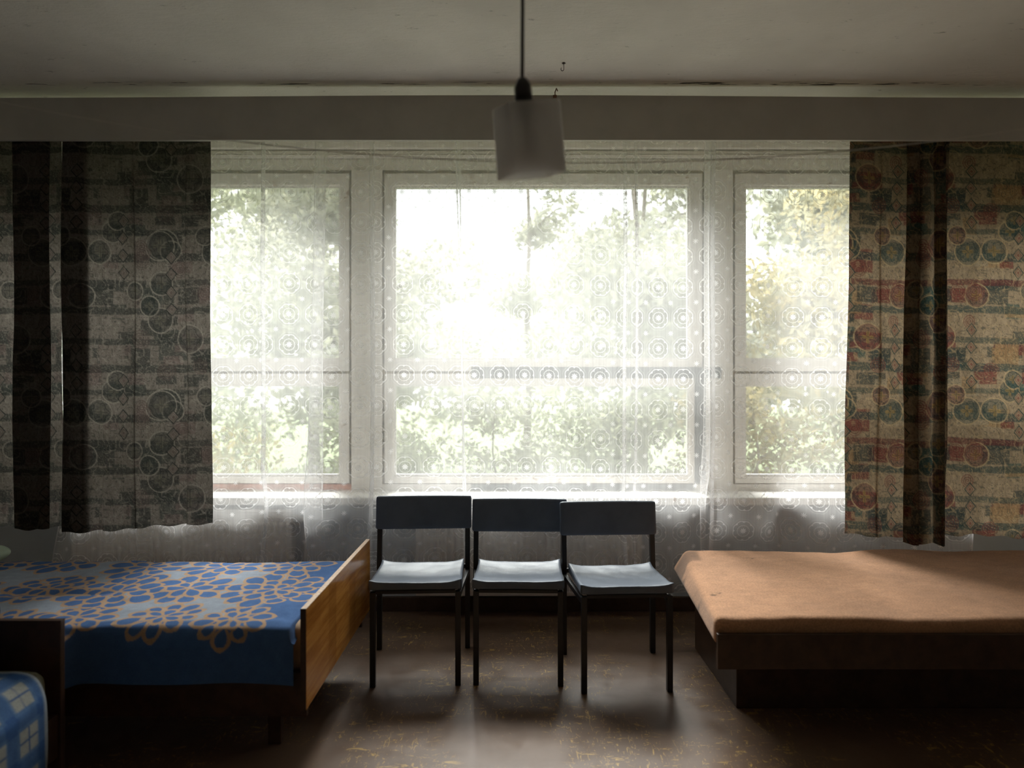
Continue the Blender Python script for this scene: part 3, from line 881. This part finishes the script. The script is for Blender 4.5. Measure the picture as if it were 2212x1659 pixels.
# a long shallow dent and a puckered corner near the other bed
dent = np.exp(-((Yg - 2.625 - .03 * (Xg + 1.9)) / .035) ** 2) * ss(Xg, -2.35, -1.95) * (1 - ss(Xg, -1.72, -1.60))
Zg -= dent * .016 * ontop
hang = 1 - ontop
Yg = Yg - hang * (Yg < 2.6) * (.010 * np.sin(Xg * 9) + .018 * (vnoise(Xg, Zg * .3, 6, 57) - .5) + .05 * np.exp(-((Xg + 1.585) / .025) ** 2) * ss(SZ - Zg, .0, .05))
Zg = np.where((Yg < 2.6), Zg + hang * .012 * np.sin(Xg * 4.0) * ss(.40 - Zg, 0, .08), Zg)
# the end at the footboard turns down
endf = ss(Xg, -.80, -.776)
Zg -= endf * .05 * ontop
GREY, BLUE, TAN = (.32, .36, .43), (.075, .155, .35), (.48, .32, .21)
C = np.ones(Xg.shape + (3,)) * np.array(GREY)
Wc = 2.30 + (np.interp(2.30, PY[::-1], q[::-1]) - Qg)           # unrolled across-bed coordinate: 2.30 at the near edge
bluem = np.maximum(ss(Xg, -1.00, -.955) , ss(2.315 - Wc, 0, .03))
bluem = np.maximum(bluem, ss(Wc, 3.10, 3.12))
# soft grey fades into blue between flowers as the photo shows near the border
C = C * (1 - bluem[..., None]) + np.array(BLUE) * bluem[..., None]
PALF = (BLUE, TAN)
def plane_xy(px, py):
    d = (CAMZ - SZ) * F / (py - 829.5); return PX(px, d), d
flw = [((255, 1276), .20, 3, 1.0), ((596, 1273), .195, 3, 1.0), ((408, 1272), .165, 2, 1.0), ((353, 1331), .135, 2, 1.0), ((503, 1338), .13, 2, 1.0),
       ((165, 1332), .135, 2, 1.0), ((485, 1223), .17, 2, 1.0), ((640, 1220), .16, 2, 1.0), ((320, 1225), .17, 2, 1.0), ((155, 1213), .17, 2, 1.0),
       ((105, 1270), .18, 3, 1.0), ((10, 1216), .16, 2, 1.0), ((0, 1345), .13, 2, 1.0), ((-130, 1280), .18, 3, 1.0), ((-160, 1225), .17, 2, 1.0)]
order = sorted(range(len(flw)), key=lambda i: -flw[i][0][1])
for i in (12, 5, 3, 4, 13, 10, 2, 1, 0, 14, 11, 9, 8, 6, 7):
    (px, py), R0, ly, sq = flw[i]
    x, y = plane_xy(px, py)
    petal_flower(Xg, Wc, C, x, y, R0 * 1.14, 60 + i, PALF, ly, rot=i * .37)
C *= (0.88 + .24 * fbm(Xg, Wc, 40, 71, 3))[..., None]
sp = np_mesh('bedspread', np.stack([Xg, Yg, Zg], -1).reshape(-1, 3), grid_quads(*Xg.shape), 'bedspread_cloth', col=np.clip(C, 0, 1))
tag(sp, 'blue and grey bedspread with tan outlined flowers on the left bed', 'bedspread')

def pillow(loc, hx, hy, hz, rot, mat, label):
    V, Q = rounded_box(hx, hy, hz, hz * .98, 22, 16, 8)
    e = np.maximum(np.abs(V[:, 0] / hx), np.abs(V[:, 1] / hy))
    V[:, 2] *= 1.0 - .55 * e ** 3
    V[:, 2] += (fbm(V[:, 0] + 3, V[:, 1], 9, 5) - .5) * .012
    o = np_mesh('pillow', V, Q, mat); o.location = loc; o.rotation_euler = rot
    tag(o, label, 'pillow'); return o
pillow((-2.56, 2.80, .577), .17, .25, .055, (0, 0, 0), 'green_linen', 'pale green pillow lying on the flowered spread at the left edge')

# ------------------------------------------------------------------ bed with the plaid blanket
b2 = empty('bed', (-1.93, 1.10, 0)); tag(b2, 'dark wooden bed in the near left corner under the plaid blanket', 'bed')
def b2part(mb, name, mat, bevel=0.0, parent=None):
    return mb.xform(Matrix.Translation((1.93, -1.10, 0))).build(name, mat, parent or b2, bevel)
hb2 = b2part(MB().box(-2.40, -1.478, 2.07, 2.09, .10, .602), 'headboard', 'dark_wood', .002)
b2part(MB().box(-2.40, -1.478, 2.07, 2.09, .602, .605), 'edge_strip', 'dark_wood', 0, hb2)
b2part(MB().box(-1.505, -1.485, .08, 2.065, .16, .30), 'side_rail', 'dark_wood')
b2part(MB().box(-2.395, -2.375, .08, 2.065, .16, .30), 'side_rail', 'dark_wood')
b2part(MB().box(-2.375, -1.505, .08, 2.065, .26, .285), 'slat_base', 'dark_wood')
b2part(MB().box(-2.40, -1.478, .055, .077, .16, .60), 'footboard', 'veneer', .002)
for x in (-2.37, -1.54):
    for y in (.2, 1.9):
        b2part(MB().box(x, x + .03, y, y + .05, 0, .26), 'leg', 'dark_wood')
V, Q = rounded_box(.438, .985, .09, .06, 24, 40, 6)
V += np.array([-1.93, 1.075, .378]); V[:, 2] += (fbm(V[:, 0], V[:, 1], 20, 9) - .5) * .006
tag(np_mesh('mattress', V, Q, 'olive_blanket'), 'olive brown mattress showing past the end of the plaid blanket', 'mattress')
# plaid blanket draped over it
prof = [(-2.385, .20), (-2.385, .40), (-2.37, .45), (-2.34, .474), (-1.53, .476), (-1.492, .462), (-1.473, .43), (-1.466, .39), (-1.462, .11)]
pp = np.array(prof); sl = np.concatenate([[0], np.cumsum(np.linalg.norm(np.diff(pp, axis=0), axis=1))])
q = np.linspace(0, sl[-1], 260)
A = np.convolve(np.pad(np.interp(q, sl, pp[:, 0]), 6, mode='edge'), np.ones(13) / 13, 'valid')
B = np.convolve(np.pad(np.interp(q, sl, pp[:, 1]), 6, mode='edge'), np.ones(13) / 13, 'valid')
ys = np.linspace(.16, 1.985, 300)
Yp, Qp = np.meshgrid(ys, q)
Xp = np.repeat(A[:, None], len(ys), 1); Zp = np.repeat(B[:, None], len(ys), 1)
Yp = Yp + .012 * (vnoise(Qp, Yp * 0, 6, 3) - .5)
hangm = ss(.44 - Zp, 0, .06) * (Xp > -1.6)
Xp = Xp + hangm * (.016 * np.sin(Yp * 11 + 1) + .02 * (vnoise(Yp, Zp, 5, 12) - .5) + .012)
Zp = Zp + (1 - hangm) * (fbm(Xp, Yp, 8, 13) - .5) * .008
bl, wh, mid = np.array((.045, .11, .28)), np.array((.36, .37, .35)), np.array((.12, .21, .37))
U_, W_ = Qp - 1.115, Yp
PIT = .135
fu = np.mod(U_ + .02, PIT) / PIT; fv = np.mod(W_ + .055, PIT) / PIT
def stripe(f): return ss(.5 - np.abs(f - .5), .20, .23)
in_w = stripe(fu) * stripe(fv)
C = bl + (mid - bl) * np.maximum(stripe(fu), stripe(fv))[..., None] * .35
halo = ss(.5 - np.abs(fu - .5), .13, .15) * ss(.5 - np.abs(fv - .5), .13, .15)
C = C * (1 - .5 * halo[..., None]) + mid * .5 * halo[..., None]
C = C * (1 - in_w[..., None]) + wh * in_w[..., None]
for f, o_ in ((fu, fv), (fv, fu)):
    ln = ss(.022 - np.abs(f - .5), 0, .012) * in_w
    C = C * (1 - ln[..., None]) + bl * ln[..., None]
hem = ss(Yp, 1.972, 1.978); C = C * (1 - hem[..., None]) + np.array((.40, .43, .45)) * hem[..., None] * .8 + hem[..., None] * bl * .2
C *= (.85 + .3 * fbm(Qp, Yp, 50, 17, 3))[..., None]
tag(np_mesh('plaid_blanket', np.stack([Xp, Yp, Zp], -1).reshape(-1, 3), grid_quads(*Xp.shape), 'plaid_cloth', col=np.clip(C, 0, 1)),
    'blue and white plaid blanket in the near left corner', 'blanket')
pillow((-1.80, 1.93, .585), .20, .13, .045, (math.radians(62), 0, 0), 'navy_cloth', 'dark navy pillow leaning on the dark headboard')

# ------------------------------------------------------------------ daybed on the right
db = empty('daybed', (1.77, 2.9, 0)); tag(db, 'low dark wooden daybed on a plinth right of the chairs', 'bed')
def dpart(mb, name, mat, bevel=0.0):
    return mb.xform(Matrix.Translation((-1.77, -2.9, 0))).build(name, mat, db, bevel)
dpart(MB().box(.782, 2.78, 2.40, 2.422, .295, .428), 'front_board', 'dark_wood', .002)
dpart(MB().box(.925, 2.78, 3.40, 3.42, .295, .428), 'back_board', 'dark_wood', .002)
s = MB()
s.v = [(.925, 2.422, .30), (.947, 2.422, .30), (.953, 3.40, .30), (.931, 3.40, .30), (.925, 2.422, .372), (.947, 2.422, .372), (.953, 3.40, .372), (.931, 3.40, .372)]
s.f = [(3, 2, 1, 0), (4, 5, 6, 7), (0, 1, 5, 4), (1, 2, 6, 5), (2, 3, 7, 6), (3, 0, 4, 7)]
dpart(s, 'end_board', 'dark_wood')
dpart(MB().box(2.76, 2.78, 2.422, 3.40, .295, .428), 'end_board', 'dark_wood')
dpart(MB().box(.955, 2.76, 2.422, 3.40, .345, .370), 'slat_base', 'dark_wood')
dpart(MB().box(.955, 2.70, 2.688, 3.30, 0, .345), 'plinth', 'dark_wood', .003)
V, Q = rounded_box(1.0, .50, .0525, .026, 160, 90, 10)
lx = (V[:, 0] + 1) / 2; ly = (V[:, 1] + .5)
V[:, 0] += 1.78; V[:, 1] += 2.925; V[:, 2] += .4275
tz = np.clip((V[:, 2] - .375) / .105, 0, 1)
V[:, 0] += ly * (.088 + .070 * tz) * (1 - lx) ** 1.5 - .004
tm = ss(V[:, 2], .44, .475)
V[:, 2] += tm * ((fbm(V[:, 0], V[:, 1], 2.6, 81) - .5) * .022 + (fbm(V[:, 0], V[:, 1], 9, 83) - .5) * .004)
V[:, 2] += tm * (.012 * np.exp(-((V[:, 0] - 2.13) / .18) ** 2 - ((V[:, 1] - 3.40) / .14) ** 2) - .010 * np.exp(-((V[:, 0] - 1.75) / .13) ** 2 - ((V[:, 1] - 3.42) / .2) ** 2))
V[:, 1] += .006 * np.sin(V[:, 0] * 7) * (ly < .1)
oc = np.array((.51, .275, .155)) * (0.80 + .4 * fbm(V[:, 0], V[:, 1] + V[:, 2], 5, 87, 5))[:, None]
oc *= (.86 + .28 * fbm(V[:, 0] * .4, V[:, 1] + V[:, 2], 60, 89, 3))[:, None]
for px, py, rr in ((1627, 1208, .006), (1541, 1284, .010), (1556, 1280, .006)):
    d = (CAMZ - .48) * F / (py - 829.5); x = PX(px, d)
    k = ss(rr - np.hypot(V[:, 0] - x, V[:, 1] - d), -.004, .004)[:, None]; oc = oc * (1 - k) + np.array((.03, .02, .015)) * k
endst = ss(.87 + .14 * (V[:, 1] - 2.42) - V[:, 0], 0, .03) * ss(fbm(V[:, 1], V[:, 2], 6, 91), .5, .65)
oc = oc * (1 - .6 * endst[:, None])
tag(np_mesh('mattress', V, Q, 'felt_cloth', col=np.clip(oc, 0, 1)), 'orange brown felt covered mattress on the right daybed', 'mattress')

# ------------------------------------------------------------------ pendant lamp
lamp = empty('pendant_lamp', (0, 0, 0)); LX, LYp = PX(1128, 1.4), 1.4
lamp.location = (LX, LYp, ZC); tag(lamp, 'pendant lamp with a cloudy square shade hanging in front of the window', 'lamp')
zc0 = PZ(172, 1.4) - ZC
cordp = [(0.003 * math.sin(t * 9) * (1 - t) + .003 * (1 - t), 0, zc0 * t) for t in np.linspace(0.01, 1.0, 14)]
MB().tube(cordp, .0042, 8).build('cord', 'flex', lamp, smooth=True)
MB().lathe([(.035, -.03), (.05, -.012), (.05, -.0005)], (0, 0, 0), 18).build('ceiling_rose', 'black_plastic', lamp, smooth=False)
tilt = Matrix.Translation((0, 0, zc0)) @ Matrix.Rotation(math.radians(-4.5), 4, 'Y')
MB().lathe([(.006, .004), (.012, -.002), (.019, -.016), (.0195, -.045)][::-1], (0, 0, 0), 18).xform(tilt).build('cap', 'black_plastic', lamp, smooth=True)
so = MB().lathe([(.017, -.10), (.019, -.045)], (0, 0, 0), 16).xform(tilt).build('socket', 'black_plastic', lamp, smooth=True)
MB().lathe([(.004, -.185), (.010, -.180), (.015, -.160), (.0145, -.135), (.012, -.112), (.013, -.10)], (0, 0, 0), 16).xform(tilt).build('bulb', 'bulb_glass', lamp, smooth=True)
rotm = tilt
h0, h1 = -.056, -.214
sh = MB(); a0, a1, th = .0595, .0605, .0022
def ring(a, z):
    k_ = a / .0605
    return [(x * k_, y * k_, z) for x, y in ((-.034, -.024), (.080, -.016), (.040, .024), (-.072, .016))]
sh.v = ring(a1, h1) + ring(a0, h0) + ring(a1 - th, h1) + ring(a0 - th, h0 - th) + [(-.02, -.01, h0), (.02, -.009, h0), (.016, .01, h0), (-.016, .01, h0)] + [(-.02, -.01, h0 - th), (.02, -.009, h0 - th), (.016, .01, h0 - th), (-.016, .01, h0 - th)]
for j in range(4):
    k = (j + 1) % 4
    sh.f += [(j, k, 4 + k, 4 + j), (8 + k, 8 + j, 12 + j, 12 + k), (k, j, 8 + j, 8 + k), (4 + j, 4 + k, 16 + k, 16 + j), (12 + k, 12 + j, 20 + j, 20 + k), (16 + j, 16 + k, 20 + k, 20 + j)]
sh.xform(rotm).build('lamp_shade', 'shade', lamp)

# ------------------------------------------------------------------ garden outside
GZ = -0.9
tag(MB().box(-40, 40, 4.5, 60, GZ - .2, GZ).build('ground', 'lawn'), 'grass of the garden outside the windows', kind='structure')
struct(MB().box(XL - .2, XR + .2, YB - .2, 4.12, GZ, -.151), 'wall_plinth', 'exterior_plaster', label='plastered plinth below the floor')
def leaves(centres, radii, count, size, seed, squash=.75):
    """leaf quads scattered in the shells of several leaf clumps"""
    g = np.random.default_rng(seed)
    centres = np.array(centres); radii = np.array(radii)
    pr = radii ** 2; pr = pr / pr.sum()
    idx = g.choice(len(radii), count, p=pr)
    d = g.normal(size=(count, 3)); d /= np.linalg.norm(d, axis=1, keepdims=True)
    rad = radii[idx] * g.uniform(.25, 1.0, count) ** .5
    P = centres[idx] + d * rad[:, None] * np.array([1, 1, squash])
    nrm = g.normal(size=(count, 3)) + np.array([0, 0, .6]); nrm /= np.linalg.norm(nrm, axis=1, keepdims=True)
    t = np.cross(nrm, g.normal(size=(count, 3))); t /= np.linalg.norm(t, axis=1, keepdims=True)
    b = np.cross(nrm, t)
    s = (size * g.uniform(.6, 1.3, count))[:, None]
    V = np.stack([P - t * s, P + b * s * .45 + nrm * s * .1, P + t * s, P - b * s * .45 + nrm * s * .1], 1).reshape(-1, 3)
    Q = np.arange(count * 4).reshape(-1, 4)
    return V, Q, np.repeat(g.random(count) ** 2, 4)
def tree(x, y, h, spread, count, mat, label, seed, name='tree', trunk_r=.09, low=.35, size=.075):
    g = np.random.default_rng(seed)
    t = empty(name, (x, y, GZ)); tag(t, label, name if name == 'tree' else 'bush', 'trees and bushes outside the windows')
    tp = []; zz = np.linspace(0, h * .92, 7)
    for k, z in enumerate(zz): tp.append((g.uniform(-.05, .05) * k * .4, g.uniform(-.05, .05) * k * .4, z))
    MB().tube(tp, [trunk_r * (1 - .85 * k / 6) for k in range(7)], 7).build('trunk', 'bark', t, smooth=True)
    cs, rs = [], []
    for k in range(10):
        a = g.uniform(0, 2 * PI); z = g.uniform(low, .95) * h
        kk = min(int(z / h * 6.4), 6); o = Vector(tp[kk])
        ln = spread * g.uniform(.45, 1.0) * (1.15 - z / h * .6)
        e = o + Vector((math.cos(a) * ln, math.sin(a) * ln, ln * .45))
        mid = o.lerp(e, .5) + Vector((0, 0, .08 * ln))
        MB().tube([o, mid, e], [trunk_r * .4, trunk_r * .25, trunk_r * .08], 5).build('branch', 'bark', t, smooth=True)
        cs.append(tuple(e)); rs.append(spread * g.uniform(.32, .6))
        cs.append(tuple(o.lerp(e, .55))); rs.append(spread * g.uniform(.25, .45))
    V, Q, tint = leaves(cs, rs, count, size, seed + 1)
    f = np_mesh('foliage', V, Q, mat, t, smooth=False, fattr={'tint': tint}); tag(f, kind='stuff')
    return t
T = [(-5.2, 8.2, 7.2, 1.9, 11000, 'leaf_green', 'green tree outside, farthest left', 101, 'tree', .12, .2, .075),
     (-2.35, 9.6, 7.4, 1.75, 11000, 'leaf_pale', 'pale tree outside behind the left net curtain', 102, 'tree', .11, .2, .075),
     (0.30, 12.0, 8.2, 1.2, 3000, 'leaf_pale', 'slender thin leaved tree outside near the centre of the middle window', 103, 'tree', .09, .5, .075),
     (1.95, 9.9, 7.6, 1.75, 12000, 'leaf_pale', 'pale tree outside at the right of the middle window', 104, 'tree', .11, .2, .075),
     (4.6, 8.2, 6.4, 1.7, 11000, 'leaf_yellow', 'yellowing tree outside behind the right window', 105, 'tree', .10, .2, .07),
     (7.6, 9.4, 7.4, 2.0, 8000, 'leaf_green', 'green tree outside, farthest right', 106, 'tree', .12, .2, .10),  # out of view, kept to shape the daylight
     (-8.6, 11.0, 8.0, 2.4, 7000, 'leaf_green', 'tall green tree outside beyond the left curtain', 107, 'tree', .13, .2, .12),  # unseen past the left curtain, kept for its effect on the light
     (-5.0, 16.0, 10.0, 3.0, 9000, 'leaf_pale', 'tall pale tree far back in the garden behind the left window', 108, 'tree', .16, .15, .14),
     (3.4, 16.5, 10.0, 2.9, 10000, 'leaf_pale', 'tall pale tree far back in the garden behind the middle window', 109, 'tree', .16, .15, .14),
     (9.5, 16.0, 10.0, 3.0, 6000, 'leaf_pale', 'tall pale tree far back in the garden behind the right curtain', 110, 'tree', .16, .15, .19)]  # not visible, stays in because it shapes the light
for a in T: tree(*a)
Bs = [(-3.6, 6.9, 2.3, 1.0, 'leaf_yellow', 'yellow green bush outside the left window'), (-1.7, 7.3, 2.2, 1.05, 'leaf_green', 'green bush outside below the left pillar'),
      (-0.2, 8.0, 2.3, 1.1, 'leaf_pale', 'pale bush outside left of centre in the middle window'), (1.3, 7.6, 2.2, 1.05, 'leaf_green', 'green bush outside right of centre in the middle window'),
      (2.6, 6.8, 2.4, .95, 'leaf_yellow', 'yellow leaved bush outside at the left edge of the right window'), (4.2, 7.0, 2.1, 1.0, 'leaf_green', 'unseen green bush behind the right curtain, kept to shape the light')]  # last bush is unseen, kept to shape the light
for i, (x, y, h, sp_, mt, lb) in enumerate(Bs):
    tree(x, y, h, sp_, 5200, mt, lb, 200 + i, 'bush', .03, .12, .05)
# hedge far behind
V, Q, tint = leaves([(x, 17 + math.sin(x * 2), GZ + 2.9 + .5 * math.sin(x * 1.3)) for x in np.arange(-16, 16.1, 1.6)], [2.3] * 21, 22000, .14, 300)
hd2 = np_mesh('hedge', V, Q, 'leaf_pale', None, smooth=False, fattr={'tint': tint})
tag(hd2, 'tall loose hedge at the back of the garden', 'hedge', kind='stuff')
